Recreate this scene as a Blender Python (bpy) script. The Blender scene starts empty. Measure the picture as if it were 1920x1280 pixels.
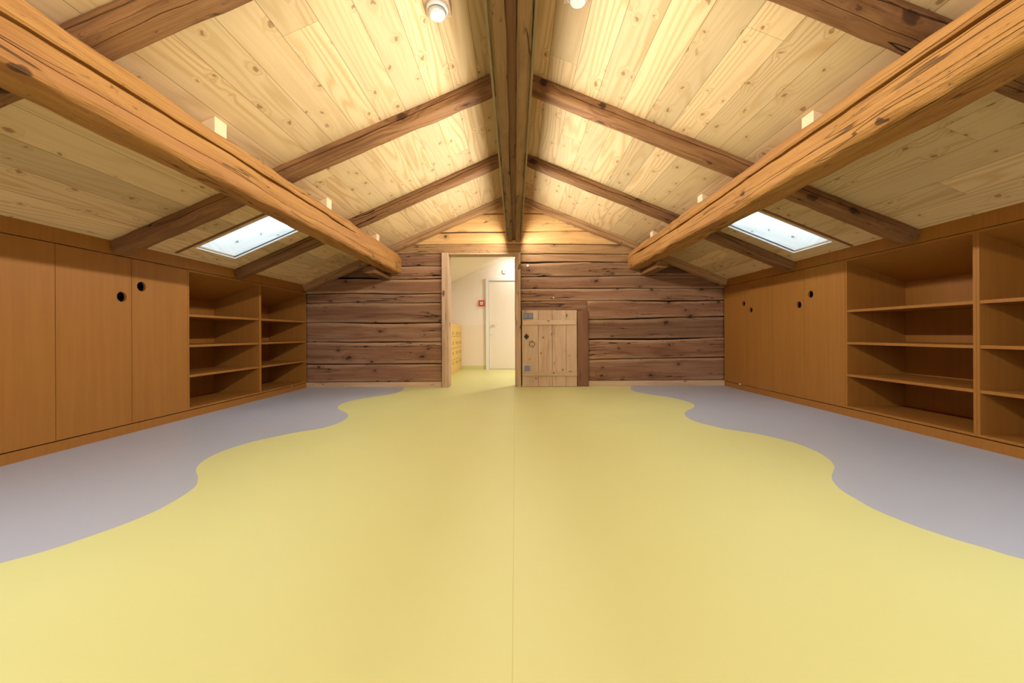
import bpy, bmesh, math, random
from mathutils import Vector, Matrix, noise
from mathutils.geometry import tessellate_polygon
SC = bpy.context.scene
COL = SC.collection
H = 0.79            # eye height
# ------------------------------------------------------------------ camera
F = 755.0
cam_d = bpy.data.cameras.new('camera')
cam_d.sensor_width = 36.0; cam_d.sensor_fit = 'HORIZONTAL'
cam_d.lens = F / 1920 * 36
cam_d.shift_x = -6 / 1920; cam_d.shift_y = -14 / 1920
cam_d.clip_start = 0.02; cam_d.clip_end = 100
cam = bpy.data.objects.new('camera', cam_d); COL.objects.link(cam)
cam.matrix_world = Matrix.Translation((0, 0, H)) @ Matrix.Rotation(math.radians(90), 4, 'X') @ Matrix.Rotation(-0.005, 4, 'Z')
SC.camera = cam
# ------------------------------------------------------------------ world, exposure
world = bpy.data.worlds.new('overcast_sky'); SC.world = world; world.use_nodes = True
bg = world.node_tree.nodes['Background']
bg.inputs[0].default_value = (0.80, 0.90, 1.0, 1); bg.inputs[1].default_value = 5.2
SC.view_settings.view_transform = 'Standard'; SC.view_settings.look = 'None'
SC.view_settings.exposure = 0.0; SC.view_settings.gamma = 1.0
SC.view_settings.use_curve_mapping = False
SC.cycles.max_bounces = 10; SC.cycles.diffuse_bounces = 6; SC.cycles.use_denoising = True
SC.cycles.sample_clamp_indirect = 6.0

def area(name, loc, rot, sx, sy, power, col, parent=None):
    l = bpy.data.lights.new(name, 'AREA'); l.shape = 'RECTANGLE'; l.size = sx; l.size_y = sy
    l.energy = power; l.color = col
    o = bpy.data.objects.new(name, l); o.location = loc; o.rotation_euler = rot; COL.objects.link(o)
    if parent: o.parent = parent
    return o
WARM = (1.0, 0.955, 0.88)
STRIP_W = 110.0
DAY = (0.80, 0.90, 1.0)
# fill light set in an added, unseen gable window behind the viewer
area('gable_fill_light', (0, -2.56, 1.45), (math.radians(90), 0, 0), 1.9, 1.1, 22, DAY)
Y_BACK = 6.05       # far log wall
Y_FRONT = -2.6      # wall behind the camera
def zl(x): return H + 2.10 - 0.434 * abs(x)
def zr(x): return H + 2.073 - 0.408 * abs(x)
def roof(x): return zl(x) if x < 0 else zr(x)

# ------------------------------------------------------------------ node helper
class G:
    def __init__(s, name):
        s.m = bpy.data.materials.new(name); s.m.use_nodes = True
        s.nt = s.m.node_tree; s.n = s.nt.nodes; s.l = s.nt.links
        s.b = s.n['Principled BSDF']
    def put(s, sock, v):
        if v is None: return
        if hasattr(v, 'is_linked') or isinstance(v, bpy.types.NodeSocket): s.l.new(v, sock)
        else: sock.default_value = v
    def ma(s, op, a, b=None, c=None, clamp=False):
        n = s.n.new('ShaderNodeMath'); n.operation = op; n.use_clamp = clamp
        for i, v in enumerate((a, b, c)): s.put(n.inputs[i], v)
        return n.outputs[0]
    def add(s, a, b): return s.ma('ADD', a, b)
    def mul(s, a, b): return s.ma('MULTIPLY', a, b)
    def vec(s, x, y, z):
        n = s.n.new('ShaderNodeCombineXYZ')
        for i, v in enumerate((x, y, z)): s.put(n.inputs[i], v)
        return n.outputs[0]
    def noise(s, v, scale=1.0, detail=2.0, rough=0.5, dist=0.0):
        n = s.n.new('ShaderNodeTexNoise'); s.put(n.inputs['Vector'], v)
        n.inputs['Scale'].default_value = scale; n.inputs['Detail'].default_value = detail
        n.inputs['Roughness'].default_value = rough; n.inputs['Distortion'].default_value = dist
        return n.outputs['Fac']
    def white(s, v):
        n = s.n.new('ShaderNodeTexWhiteNoise'); n.noise_dimensions = '2D'; s.put(n.inputs['Vector'], v)
        return n.outputs['Value']
    def mr(s, v, a, b, c=0.0, d=1.0, smooth=True):
        n = s.n.new('ShaderNodeMapRange'); n.interpolation_type = 'SMOOTHSTEP' if smooth else 'LINEAR'
        s.put(n.inputs[0], v); s.put(n.inputs[1], a); s.put(n.inputs[2], b); s.put(n.inputs[3], c); s.put(n.inputs[4], d)
        return n.outputs[0]
    def mix(s, f, a, b, mode='MIX'):
        n = s.n.new('ShaderNodeMix'); n.data_type = 'RGBA'; n.blend_type = mode
        s.put(n.inputs[0], f)
        for sock, v in ((n.inputs[6], a), (n.inputs[7], b)):
            s.put(sock, (*v, 1) if isinstance(v, tuple) and len(v) == 3 else v)
        return n.outputs[2]
    def uv(s):
        t = s.n.new('ShaderNodeUVMap'); t.uv_map = 'UVMap'
        x = s.n.new('ShaderNodeSeparateXYZ'); s.l.new(t.outputs[0], x.inputs[0])
        return x.outputs[0], x.outputs[1]
    def obj(s):
        t = s.n.new('ShaderNodeTexCoord'); return t.outputs['Object']
    def out(s, col, rough=0.5, spec=0.3, bump=None, bs=0.3, bd=0.01):
        s.put(s.b.inputs['Base Color'], (*col, 1) if isinstance(col, tuple) and len(col) == 3 else col)
        s.put(s.b.inputs['Roughness'], rough); s.b.inputs['Specular IOR Level'].default_value = spec
        if bump is not None:
            n = s.n.new('ShaderNodeBump'); n.inputs['Strength'].default_value = bs; n.inputs['Distance'].default_value = bd
            s.put(n.inputs['Height'], bump); s.l.new(n.outputs[0], s.b.inputs['Normal'])
        return s.m

def plain(name, col, rough=0.5, spec=0.3, metal=0.0, emit=None, es=0.0):
    g = G(name); g.out(col, rough, spec); g.b.inputs['Metallic'].default_value = metal
    if emit:
        g.b.inputs['Emission Color'].default_value = (*emit, 1); g.b.inputs['Emission Strength'].default_value = es
    return g.m

def wood(name, ca, cb, ck, w=10.0, tone=0.2, ring=9.0, kscale=5.5, kmin=0.55, krad=0.13, crack=0.0, seam=0.0,
         butt=0.0, rough=0.6, spec=0.2, bump=0.25, bd=0.004, stain=None, stain_amt=0.0, cmul=1.0, fine=0.35, streak=150.0, stretch=1.0, gnarl=0.0, kamt=0.85, band=None):
    g = G(name); u, v = g.uv()
    i = g.ma('FLOOR', g.mul(v, 1 / w)); vl = g.ma('SUBTRACT', v, g.mul(i, w))
    r0 = g.white(g.vec(i, 3.7, 0))
    if butt:
        ub = g.mul(g.add(u, g.mul(r0, butt)), 1 / butt); ib = g.ma('FLOOR', ub)
        r = g.white(g.vec(g.add(i, 0.5), g.add(ib, 9.1), 0)); fu = g.ma('SUBTRACT', ub, ib)
    else: r = g.white(g.vec(i, 8.3, 0))
    us = g.add(u, g.mul(r, 53.0)); z = g.mul(r, 19.0)
    # knots
    vo = g.n.new('ShaderNodeTexVoronoi'); vo.voronoi_dimensions = '2D'; vo.inputs['Scale'].default_value = kscale
    kd = g.noise(g.vec(g.mul(us, 14), g.mul(vl, 22), z), 1.0, 2.0, 0.6); kd = g.mul(g.ma('SUBTRACT', kd, 0.5), 0.05)
    g.put(vo.inputs['Vector'], g.vec(g.add(g.mul(us, 0.6), kd), g.add(g.add(vl, kd), g.mul(r, 7.0)), 0))
    d = vo.outputs['Distance']; sc = g.n.new('ShaderNodeSeparateColor'); g.l.new(vo.outputs['Color'], sc.inputs[0])
    on = g.mr(sc.outputs[0], kmin, kmin + 0.02); rad = g.mr(sc.outputs[1], 0, 1, krad * 0.3, krad, False)
    dn = g.ma('DIVIDE', d, rad)
    knot = g.mul(on, g.mr(dn, 0.7, 1.05, 1.0, 0.0)); halo = g.mul(on, g.mr(dn, 0.6, 4.2, 1.0, 0.0))
    # growth rings
    n1 = g.noise(g.vec(g.mul(us, 0.55), g.mul(vl, 5.0), z), 1.0, 1.5, 0.4)
    f = g.add(g.mul(n1, ring), g.mul(vl, 14.0)); f = g.add(f, g.mul(halo, 1.3))
    rg = g.add(0.5, g.mul(0.5, g.ma('SINE', g.mul(f, 6.2832)))); rg = g.ma('POWER', rg, 2.2)
    msk = g.mr(g.noise(g.vec(g.mul(us, 0.4), g.mul(vl, 3.0), g.add(z, 5.0)), 1.0, 1.0), 0.35, 0.65, 0.25, 1.0)
    fi = g.noise(g.vec(g.mul(us, 2.5), g.mul(vl, streak), z), 1.0, 2.0, 0.6)
    gr = g.add(g.mul(g.mul(rg, msk), 1 - fine), g.mul(g.mr(fi, 0.3, 0.75), fine))
    col = g.mix(gr, ca, cb)
    if stain_amt:
        st = g.mr(g.noise(g.vec(g.mul(us, 0.9 / stretch), g.mul(vl, 3.5 * stretch), g.add(z, 11.0)), 1.0, 5.0, 0.65), 0.42, 0.66)
        col = g.mix(g.mul(st, stain_amt), col, stain)
    if band:
        tb = g.n.new('ShaderNodeUVMap'); tb.uv_map = 'BandUV'; xb = g.n.new('ShaderNodeSeparateXYZ'); g.l.new(tb.outputs[0], xb.inputs[0])
        q = g.ma('ABSOLUTE', g.ma('SUBTRACT', xb.outputs[1], 0.5))
        q = g.add(q, g.mul(g.ma('SUBTRACT', g.noise(g.vec(g.mul(us, 1.1), g.mul(vl, 8), g.add(z, 41.0)), 1.0, 4.0, 0.6), 0.5), 0.55))
        col = g.mix(g.mul(g.mr(q, 0.30, 0.46), 0.7), col, band[0])
        lit_tone = g.mix(g.mul(gr, 0.6), band[1], band[2])  # upper logs brightened in colour for the ridge strip light
        col = g.mix(xb.outputs[0], col, lit_tone)
    col = g.mix(g.mul(halo, 0.35), col, cb)
    kc = g.mix(g.mr(dn, 0.0, 0.9), tuple(c * 0.6 for c in ck), ck)
    col = g.mix(g.mul(knot, kamt), col, kc)
    tn = g.mr(r, 0, 1, 1 - tone, 1 + tone * 0.6, False)
    tc = g.n.new('ShaderNodeCombineColor')
    for k in range(3): g.l.new(tn, tc.inputs[k])
    col = g.mix(1.0, col, tc.outputs[0], 'MULTIPLY')
    hgt = g.ma('MULTIPLY', gr, -0.35)
    if gnarl:
        gn = g.noise(g.vec(g.mul(us, 16), g.mul(vl, 42), z), 1.0, 4.0, 0.65)
        gm = g.mr(g.noise(g.vec(g.mul(us, 1.4), g.mul(vl, 5), g.add(z, 31.0)), 1.0, 2.0), 0.42, 0.62)
        hgt = g.add(hgt, g.mul(g.mul(gn, gm), gnarl))
        pit = g.mul(g.mul(g.mr(gn, 0.30, 0.40, 1.0, 0.0), gm), 0.75)
        col = g.mix(pit, col, tuple(c * 0.7 for c in ck))
    dark = None
    if crack:
        cn = g.noise(g.vec(g.mul(us, 0.55), g.mul(vl, 7.0 * cmul), g.add(z, 2.0)), 1.0, 3.0, 0.55)
        c1 = g.mr(g.ma('ABSOLUTE', g.ma('SUBTRACT', cn, 0.5)), 0.002, 0.010, 1.0, 0.0)
        gate = g.mr(g.noise(g.vec(g.mul(us, 0.8), g.mul(vl, 4.0), g.add(z, 21.0)), 1.0, 1.0), 0.5, 0.6)
        dark = g.mul(g.mul(c1, gate), crack); hgt = g.ma('SUBTRACT', hgt, g.mul(dark, 2.0))
    if seam:
        e = g.ma('MINIMUM', vl, g.ma('SUBTRACT', w, vl)); sm = g.mr(e, 0.0006, 0.0022, 1.0, 0.0)
        if butt:
            eb = g.mul(g.ma('MINIMUM', fu, g.ma('SUBTRACT', 1.0, fu)), butt)
            sm = g.ma('MAXIMUM', sm, g.mul(g.mr(eb, 0.0006, 0.002, 1.0, 0.0), 0.6))
        sm = g.mul(sm, seam); dark = g.ma('MAXIMUM', dark, sm) if dark is not None else sm
        hgt = g.ma('SUBTRACT', hgt, g.mul(sm, 1.5))
    if dark is not None: col = g.mix(dark, col, tuple(c * 0.22 for c in ck))
    return g.out(col, rough, spec, hgt, bump, bd)

M = {}
M['boards'] = wood('larch_ceiling_boards', (0.74, 0.555, 0.31), (0.57, 0.37, 0.165), (0.29, 0.135, 0.048), w=0.205, tone=0.20, seam=0.75,
                   butt=4.6, kscale=7.0, kmin=0.52, krad=0.11, ring=10, bump=0.12, rough=0.55, fine=0.25, kamt=0.65)
M['beam'] = wood('old_larch_beam', (0.32, 0.16, 0.062), (0.145, 0.060, 0.022), (0.055, 0.022, 0.010), tone=0.15, kscale=3.8, kmin=0.45, krad=0.13,
                 crack=0.95, rough=0.65, bump=0.7, bd=0.007, stain=(0.12, 0.05, 0.022), stain_amt=0.6, fine=0.45, gnarl=1.0, ring=7)
M['purlin'] = wood('golden_larch_purlin', (0.465, 0.235, 0.064), (0.27, 0.112, 0.028), (0.085, 0.035, 0.015), tone=0.06, kscale=3.4, kmin=0.55, krad=0.09,
                   crack=0.65, rough=0.62, bump=0.9, bd=0.007, stain=(0.33, 0.14, 0.05), stain_amt=0.6, fine=0.5, gnarl=1.8, stretch=1.4, ring=7)
M['edge'] = wood('edge_rafter', (0.46, 0.27, 0.125), (0.30, 0.155, 0.065), (0.08, 0.035, 0.018), tone=0.1, kscale=4.5, kmin=0.5, krad=0.07, crack=0.5, rough=0.65, bump=0.4)
M['ridge'] = wood('ridge_timber', (0.38, 0.23, 0.125), (0.27, 0.15, 0.075), (0.09, 0.045, 0.02), tone=0.1, kscale=3.6, kmin=0.4, krad=0.12,
                  crack=0.8, rough=0.7, bump=0.7, bd=0.008, stain=(0.17, 0.10, 0.05), stain_amt=0.7, gnarl=1.5)
M['log'] = wood('weathered_log_wall', (0.30, 0.150, 0.080), (0.130, 0.054, 0.029), (0.06, 0.027, 0.017), tone=0.25, kscale=4.2, kmin=0.5, krad=0.11,
                crack=1.0, rough=0.75, bump=0.7, bd=0.008, stain=(0.38, 0.22, 0.13), stain_amt=0.6, fine=0.55, cmul=1.5, stretch=2.0, gnarl=1.2, ring=6,
                band=((0.47, 0.29, 0.17), (0.76, 0.47, 0.18), (0.50, 0.25, 0.09)))  # last two tones hold strip light painted on the upper logs
M['post'] = wood('door_post_wood', (0.58, 0.40, 0.25), (0.43, 0.27, 0.155), (0.13, 0.07, 0.04), tone=0.1, kscale=3.8, kmin=0.45, krad=0.10,
                 crack=0.6, rough=0.6, bump=0.4, fine=0.5, stain=(0.30, 0.20, 0.13), stain_amt=0.5)
M['brown'] = wood('brown_post_wood', (0.24, 0.115, 0.06), (0.16, 0.068, 0.035), (0.07, 0.03, 0.02), tone=0.1, kscale=3.5, kmin=0.6, krad=0.08,
                  crack=0.5, rough=0.6, bump=0.3, fine=0.5)
M['plank'] = wood('old_hatch_planks', (0.68, 0.49, 0.33), (0.55, 0.37, 0.22), (0.22, 0.11, 0.06), tone=0.10, kscale=6, kmin=0.5, krad=0.09,
                  crack=0.45, rough=0.6, bump=0.2, fine=0.6, ring=5, stain=(0.42, 0.27, 0.15), stain_amt=0.5)
M['spacer'] = plain('new_spruce', (0.80, 0.60, 0.36), 0.6, 0.2)
M['shaft'] = wood('pale_pine_shaft', (0.80, 0.78, 0.74), (0.66, 0.64, 0.60), (0.30, 0.27, 0.24), tone=0.05, kscale=7, kmin=0.5, krad=0.1, ring=7, bump=0.05)

def cab_mat():
    g = G('orange_stained_board')
    t = g.n.new('ShaderNodeTexCoord'); x = g.n.new('ShaderNodeSeparateXYZ'); g.l.new(t.outputs['Object'], x.inputs[0])
    a = g.noise(g.vec(g.mul(x.outputs[0], 30), g.mul(x.outputs[1], 30), g.mul(x.outputs[2], 1.2)), 1.0, 3.0, 0.6)
    b = g.noise(t.outputs['Object'], 2.5, 2.0)
    c = g.mix(g.mr(a, 0.3, 0.7), (0.33, 0.134, 0.024), (0.295, 0.117, 0.019))
    c = g.mix(g.mul(g.mr(b, 0.4, 0.7), 0.3), c, (0.315, 0.137, 0.021))
    return g.out(c, 0.5, 0.3)
M['cab'] = cab_mat()
M['cabin'] = plain('cabinet_inside', (0.30, 0.14, 0.035), 0.6, 0.2)
def floor_mat(name, a, b, rough=0.42):
    g = G(name)
    n = g.noise(g.obj(), 1.3, 3.0); n2 = g.noise(g.obj(), 60, 2.0)
    c = g.mix(g.add(g.mul(n, 0.6), g.mul(n2, 0.4)), a, b)
    return g.out(c, g.mr(n, 0.3, 0.7, rough - 0.04, rough + 0.05), 0.4, n2, 0.02, 0.002)
M['yellow'] = floor_mat('yellow_linoleum', (0.628, 0.625, 0.262), (0.648, 0.645, 0.285))
M['grey'] = floor_mat('grey_linoleum', (0.39, 0.415, 0.485), (0.41, 0.435, 0.505))
M['seam'] = plain('linoleum_seam', (0.56, 0.54, 0.22), 0.5)
M['cream'] = plain('cream_plaster', (0.88, 0.79, 0.73), 0.8, 0.2)
M['lower_cream'] = plain('darker_cream_lower_wall', (0.85, 0.74, 0.62), 0.5, 0.3)  # slightly darker cream for the lower part of the end wall
M['whitep'] = plain('white_paint', (0.80, 0.79, 0.77), 0.45, 0.4)
M['doorp'] = plain('ivory_door_paint', (0.82, 0.73, 0.64), 0.45, 0.4)
M['sock'] = plain('grey_socket_plastic', (0.16, 0.17, 0.21), 0.4, 0.4)
M['sockd'] = plain('dark_socket_plastic', (0.05, 0.055, 0.07), 0.4, 0.4)
M['sockl'] = plain('grey_switch_rocker', (0.21, 0.215, 0.25), 0.4, 0.4)
M['sockb'] = plain('blue_grey_plastic', (0.20, 0.25, 0.35), 0.4, 0.4)
M['black'] = plain('black_iron', (0.035, 0.03, 0.028), 0.5, 0.4, 0.3)
M['iron'] = plain('worn_iron', (0.16, 0.11, 0.07), 0.45, 0.5, 0.6)
M['steel'] = plain('brushed_steel', (0.6, 0.58, 0.55), 0.3, 0.5, 0.9)
M['alu'] = plain('bronze_profile', (0.30, 0.22, 0.13), 0.5, 0.3)
M['red'] = plain('red_call_point', (0.62, 0.03, 0.025), 0.4, 0.4)
M['gasket'] = plain('grey_gasket', (0.12, 0.13, 0.15), 0.5)
M['backing'] = plain('dark_gap_filler', (0.030, 0.018, 0.012), 0.9, 0.1)
M['led'] = plain('led_diffuser', (0.9, 0.9, 0.9), 0.4, 0.3, 0, WARM, 6.0)
M['lampglass'] = plain('lamp_diffuser', (0.9, 0.9, 0.9), 0.4, 0.3, 0, (1.0, 0.9, 0.75), 12.0)
M['locker'] = plain('yellow_ochre_locker', (0.66, 0.44, 0.13), 0.5, 0.3)
M['slot'] = plain('locker_slot_dark', (0.05, 0.03, 0.015), 0.8, 0.1)
def pane():
    g = G('skylight_glass'); g.n.remove(g.b)
    o = g.n['Material Output']; t = g.n.new('ShaderNodeBsdfTransparent'); t.inputs[0].default_value = (0.95, 0.97, 0.98, 1)
    gl = g.n.new('ShaderNodeBsdfGlossy'); gl.inputs['Roughness'].default_value = 0.02
    mx = g.n.new('ShaderNodeMixShader'); mx.inputs[0].default_value = 0.05; g.l.new(t.outputs[0], mx.inputs[1]); g.l.new(gl.outputs[0], mx.inputs[2])
    g.l.new(mx.outputs[0], o.inputs[0]); return g.m
M['glass'] = pane()

# ------------------------------------------------------------------ mesh helpers
def thing(name, label=None, cat=None, loc=(0, 0, 0), group=None, kind=None):
    o = bpy.data.objects.new(name, None); COL.objects.link(o); o.location = loc; o.empty_display_size = 0.1
    tag(o, label, cat, group, kind); return o
def tag(o, label=None, cat=None, group=None, kind=None):
    if label: o['label'] = label
    if cat: o['category'] = cat
    if group: o['group'] = group
    if kind: o['kind'] = kind
    return o
class MB:
    def __init__(s): s.bm = bmesh.new(); s.uv = s.bm.loops.layers.uv.new('UVMap'); s.uv2 = None; s.mats = []
    def face(s, pts, uvs=None, mi=0, smooth=False):
        vs = [p if isinstance(p, bmesh.types.BMVert) else s.bm.verts.new(p) for p in pts]
        try: f = s.bm.faces.new(vs)
        except ValueError: return None
        f.material_index = mi; f.smooth = smooth
        if uvs:
            for l, t in zip(f.loops, uvs): l[s.uv].uv = t
        return f
    def box(s, x0, x1, y0, y1, z0, z1, mi=0, ax='z', off=0.0, bev=0.0):
        if x0 > x1: x0, x1 = x1, x0
        if y0 > y1: y0, y1 = y1, y0
        if z0 > z1: z0, z1 = z1, z0
        V = [s.bm.verts.new((x, y, z)) for x in (x0, x1) for y in (y0, y1) for z in (z0, z1)]
        fs = []
        for idx in ((0, 1, 3, 2), (4, 6, 7, 5), (0, 4, 5, 1), (2, 3, 7, 6), (0, 2, 6, 4), (1, 5, 7, 3)):
            f = s.bm.faces.new([V[i] for i in idx]); f.material_index = mi; fs.append(f)
            for l in f.loops:
                c = l.vert.co
                if ax == 'z': l[s.uv].uv = (c.z, off + 5 + c.x + c.y)
                elif ax == 'x': l[s.uv].uv = (c.x, off + 5 + c.y + c.z)
                else: l[s.uv].uv = (c.y, off + 5 + c.x + c.z)
        if bev:
            es = list({e for f in fs for e in f.edges})
            bmesh.ops.bevel(s.bm, geom=es, offset=bev, segments=2, affect='EDGES', profile=0.5)
    def cyl(s, c, axis, r0, r1, h, n=32, mi=0, smooth=True, cap=True):
        c = Vector(c); a = Vector(axis).normalized(); b = a.orthogonal().normalized(); d = a.cross(b)
        A = [s.bm.verts.new(c + (b * math.cos(t) + d * math.sin(t)) * r0) for t in [2 * math.pi * i / n for i in range(n)]]
        B = [s.bm.verts.new(c + a * h + (b * math.cos(t) + d * math.sin(t)) * r1) for t in [2 * math.pi * i / n for i in range(n)]]
        for i in range(n): s.face([A[i], A[(i + 1) % n], B[(i + 1) % n], B[i]], mi=mi, smooth=smooth)
        if cap: s.face(list(reversed(A)), mi=mi); s.face(B, mi=mi)
    def torus(s, c, axis, R, r, n=32, m=10, mi=0):
        c = Vector(c); a = Vector(axis).normalized(); b = a.orthogonal().normalized(); d = a.cross(b); rings = []
        for i in range(n):
            t = 2 * math.pi * i / n; e = b * math.cos(t) + d * math.sin(t)
            rings.append([s.bm.verts.new(c + e * (R + r * math.cos(q)) + a * r * math.sin(q)) for q in [2 * math.pi * j / m for j in range(m)]])
        for i in range(n):
            for j in range(m):
                s.face([rings[i][j], rings[(i + 1) % n][j], rings[(i + 1) % n][(j + 1) % m], rings[i][(j + 1) % m]], mi=mi, smooth=True)
    def build(s, name, mats, parent=None, world_to_parent=True):
        bmesh.ops.recalc_face_normals(s.bm, faces=s.bm.faces[:])
        me = bpy.data.meshes.new(name); 
        org = Vector((0, 0, 0))
        if parent is not None:
            org = parent.location.copy()
            pp = parent.parent
            while pp is not None: org += pp.location; pp = pp.parent
            bmesh.ops.translate(s.bm, verts=s.bm.verts[:], vec=-org)
        s.bm.to_mesh(me); s.bm.free()
        for m in (mats if isinstance(mats, (list, tuple)) else [mats]): me.materials.append(m)
        o = bpy.data.objects.new(name, me); COL.objects.link(o)
        if parent is not None: o.parent = parent
        return o
def boxobj(name, b, mat, parent=None, ax='z', off=0.0, bev=0.0):
    m = MB(); m.box(*b, ax=ax, off=off, bev=bev); return m.build(name, mat, parent)

def rrect(t, w, h, r):
    # t: distance along the perimeter of a rounded rectangle, starting mid top, going +x
    a, b = w / 2 - r, h / 2 - r; q = math.pi * r / 2
    segs = [('t', a), ('c1', q), ('s1', 2 * b), ('c2', q), ('b', 2 * a), ('c3', q), ('s2', 2 * b), ('c4', q), ('t2', a)]
    P = sum(x[1] for x in segs); t = t % P
    for k, L in segs:
        if t <= L or k == 't2':
            f = t / L if L > 1e-9 else 0
            if k == 't': return f * a, b + r, 0, 1
            if k == 't2': return -a + f * a, b + r, 0, 1
            if k == 's1': return a + r, b - f * 2 * b, 1, 0
            if k == 'b': return a - f * 2 * a, -b - r, 0, -1
            if k == 's2': return -a - r, -b + f * 2 * b, -1, 0
            an = {'c1': math.pi / 2, 'c2': 0, 'c3': -math.pi / 2, 'c4': math.pi}[k] - f * math.pi / 2
            cx = {'c1': a, 'c2': a, 'c3': -a, 'c4': -a}[k]; cy = {'c1': b, 'c2': -b, 'c3': -b, 'c4': b}[k]
            return cx + r * math.cos(an), cy + r * math.sin(an), math.cos(an), math.sin(an)
        t -= L
def perim(w, h, r): return 2 * (w - 2 * r) + 2 * (h - 2 * r) + 2 * math.pi * r

def timber(name, p0, p1, up, w, h, r, mat, parent=None, seed=0, amp=0.006, step=0.05, cracks=(), n=40, taper=None, wander=0.0, wane=0.0):
    """sweep a rounded section from p0 to p1; the section is centred on the axis. cracks: (t0, wanderAmp, u0, u1, halfwidth, depth, freq)"""
    p0, p1 = Vector(p0), Vector(p1); ax = (p1 - p0); L = ax.length; ax.normalize()
    up = (Vector(up) - ax * Vector(up).dot(ax)).normalized(); side = ax.cross(up) * 1.0
    P = perim(w, h, r); ts = [(P * i / n, None) for i in range(n)]
    for ci, c in enumerate(cracks):
        ts = [x for x in ts if x[1] is not None or abs(x[0] - c[0]) > 0.022]
        for k in (-2.2, -1, -0.35, 0.35, 1, 2.2): ts.append((c[0], (ci, k)))
    ts.sort(key=lambda x: (x[0], x[1][1] if x[1] else 0))
    nu = max(2, int(L / step)); mb = MB(); rings = []
    for j in range(nu + 1):
        u = L * j / nu; row = []
        sc = taper(u, L) if taper else 1.0
        wx = wander * noise.noise(Vector((u * 0.5, seed, 1.3))); wy = wander * noise.noise(Vector((u * 0.5, seed, 7.3)))
        for (t, c) in ts:
            tt = t; dep = 0.0
            for ci, cr in enumerate(cracks):
                t0, wa, u0, u1, hw, de, fq = cr
                if c is not None and c[0] != ci: continue
                W = wa * (noise.noise(Vector((u * fq, seed + 3.1 + ci, 0))) + 0.35 * noise.noise(Vector((u * fq * 5, seed, 4.0 + ci))))
                fall = max(0.0, 1 - abs(t - t0) / 0.11)
                tt += W * fall
                if c is not None:
                    e = min(max((u - u0) / 0.35, 0), 1) * min(max((u1 - u) / 0.35, 0), 1)
                    e *= 0.8 + 0.5 * noise.noise(Vector((u * 2.3, seed, 9.0 + ci)))
                    e = max(e, 0.02 if not (u0 < u < u1) else 0.35)
                    tt += c[1] * hw * e; 
                    if abs(c[1]) < 2: dep = de * e * (1 if abs(c[1]) < 0.5 else 0.12)
            x, y, nx, ny = rrect(tt, w, h, r)
            d = amp * noise.noise(Vector((u * 1.6, x * 7 + seed, y * 7))) + amp * 0.5 * noise.noise(Vector((u * 7, x * 20 + seed, y * 20)))
            cor = abs(nx * ny) * 2
            d -= wane * cor * max(0, noise.noise(Vector((u * 2.2, seed + 5 * (nx > 0), 3 * (ny > 0)))) + 0.15)
            x = (x + nx * (d - dep)) * sc + wx; y = (y + ny * (d - dep)) * sc + wy
            row.append((mb.bm.verts.new(p0 + ax * u + side * x + up * y), tt, u))
        rings.append(row)
    o = seed * 10 % 4000
    for j in range(nu):
        for i in range(len(ts)):
            a, b = rings[j][i], rings[j][(i + 1) % len(ts)]; c, d = rings[j + 1][(i + 1) % len(ts)], rings[j + 1][i]
            tb = b[1] if i < len(ts) - 1 else P; tc = c[1] if i < len(ts) - 1 else P
            mb.face([a[0], b[0], c[0], d[0]], [(a[2] + seed * 3, o + 2 + a[1]), (b[2] + seed * 3, o + 2 + tb), (c[2] + seed * 3, o + 2 + tc), (d[2] + seed * 3, o + 2 + d[1])], smooth=not (ts[i][1] is not None and ts[(i + 1) % len(ts)][1] is not None and abs(ts[i][1][1]) < 2 and abs(ts[(i + 1) % len(ts)][1][1]) < 2))
    for row in (rings[0], rings[-1]):
        mb.face([x[0] for x in row], [(x[0].co.x * 0.4, o + 6 + x[0].co.z) for x in row])
    ob = mb.build(name, mat, parent)
    try: ob.data.set_sharp_from_angle(angle=math.radians(28))
    except Exception: pass
    return ob

def wpt(x, y, z): return (x, y, z)

# ------------------------------------------------------------------ floor
def floor_pt(px, py):      # where a floor point seen in the photo lies in the room
    dx, dy = px - 966, py - 626
    c, s_ = math.cos(0.005), math.sin(0.005)
    x = dx * c - dy * s_; y = dx * s_ + dy * c
    k = y / H
    return (x / k, F / k)
LC = [(756.2,725.6),(755.7,729.8),(745.8,735.5),(725,740.2),(699,743.9),(672.9,748),(656.3,751.7),(641.7,756.4),(634.4,761),(633.9,765.7),(639.6,769.4),(649,773.5),(653.1,777.7),(651,782.9),(644.8,787.6),(634.4,792.8),(620.8,797.5),(600,803.2),
      (559,809.7),(523.6,816.8),(479.4,826.2),(444,836.3),(415.6,846),(394.4,855.8),(378.4,865.5),(368.7,876.1),(367.5,884.1),(370.5,891.2),(371,899.2),(367.8,909.8),(357.2,919),(343,928.9),(320,942.6),(288.8,959.1),(234.4,981.6),(159.4,1008.4),(84.4,1032.8),(0,1055.6)]
RC = [(1184,723.5),(1182.4,728.2),(1188,733),(1201.7,736),(1222.5,739.7),(1248.5,743.3),(1269.4,747.5),(1290.2,752.7),(1300.6,757.9),(1302.2,761),(1298.5,765.2),(1289.2,768.9),(1284,773.5),(1284.5,778.2),(1291.3,784),(1303.8,789.7),(1321.5,794.9),(1342.3,799.6),(1360,803.8),
      (1421.7,813.6),(1483.6,828.2),(1527.9,844.6),(1552.7,859.7),(1564.2,873),(1562.5,882.7),(1559.4,893.3),(1563.3,904),(1579.3,919.9),(1609.4,937.6),(1639,954.2),(1708.2,982.9),(1787.4,1009.6),(1856.6,1029.8),(1920,1048.2)]
lc = [floor_pt(*p) for p in LC]; rc = [floor_pt(*p) for p in RC]
lc = [(lc[0][0], Y_BACK + 0.05)] + [p for p in lc if p[1] < Y_BACK]
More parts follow.
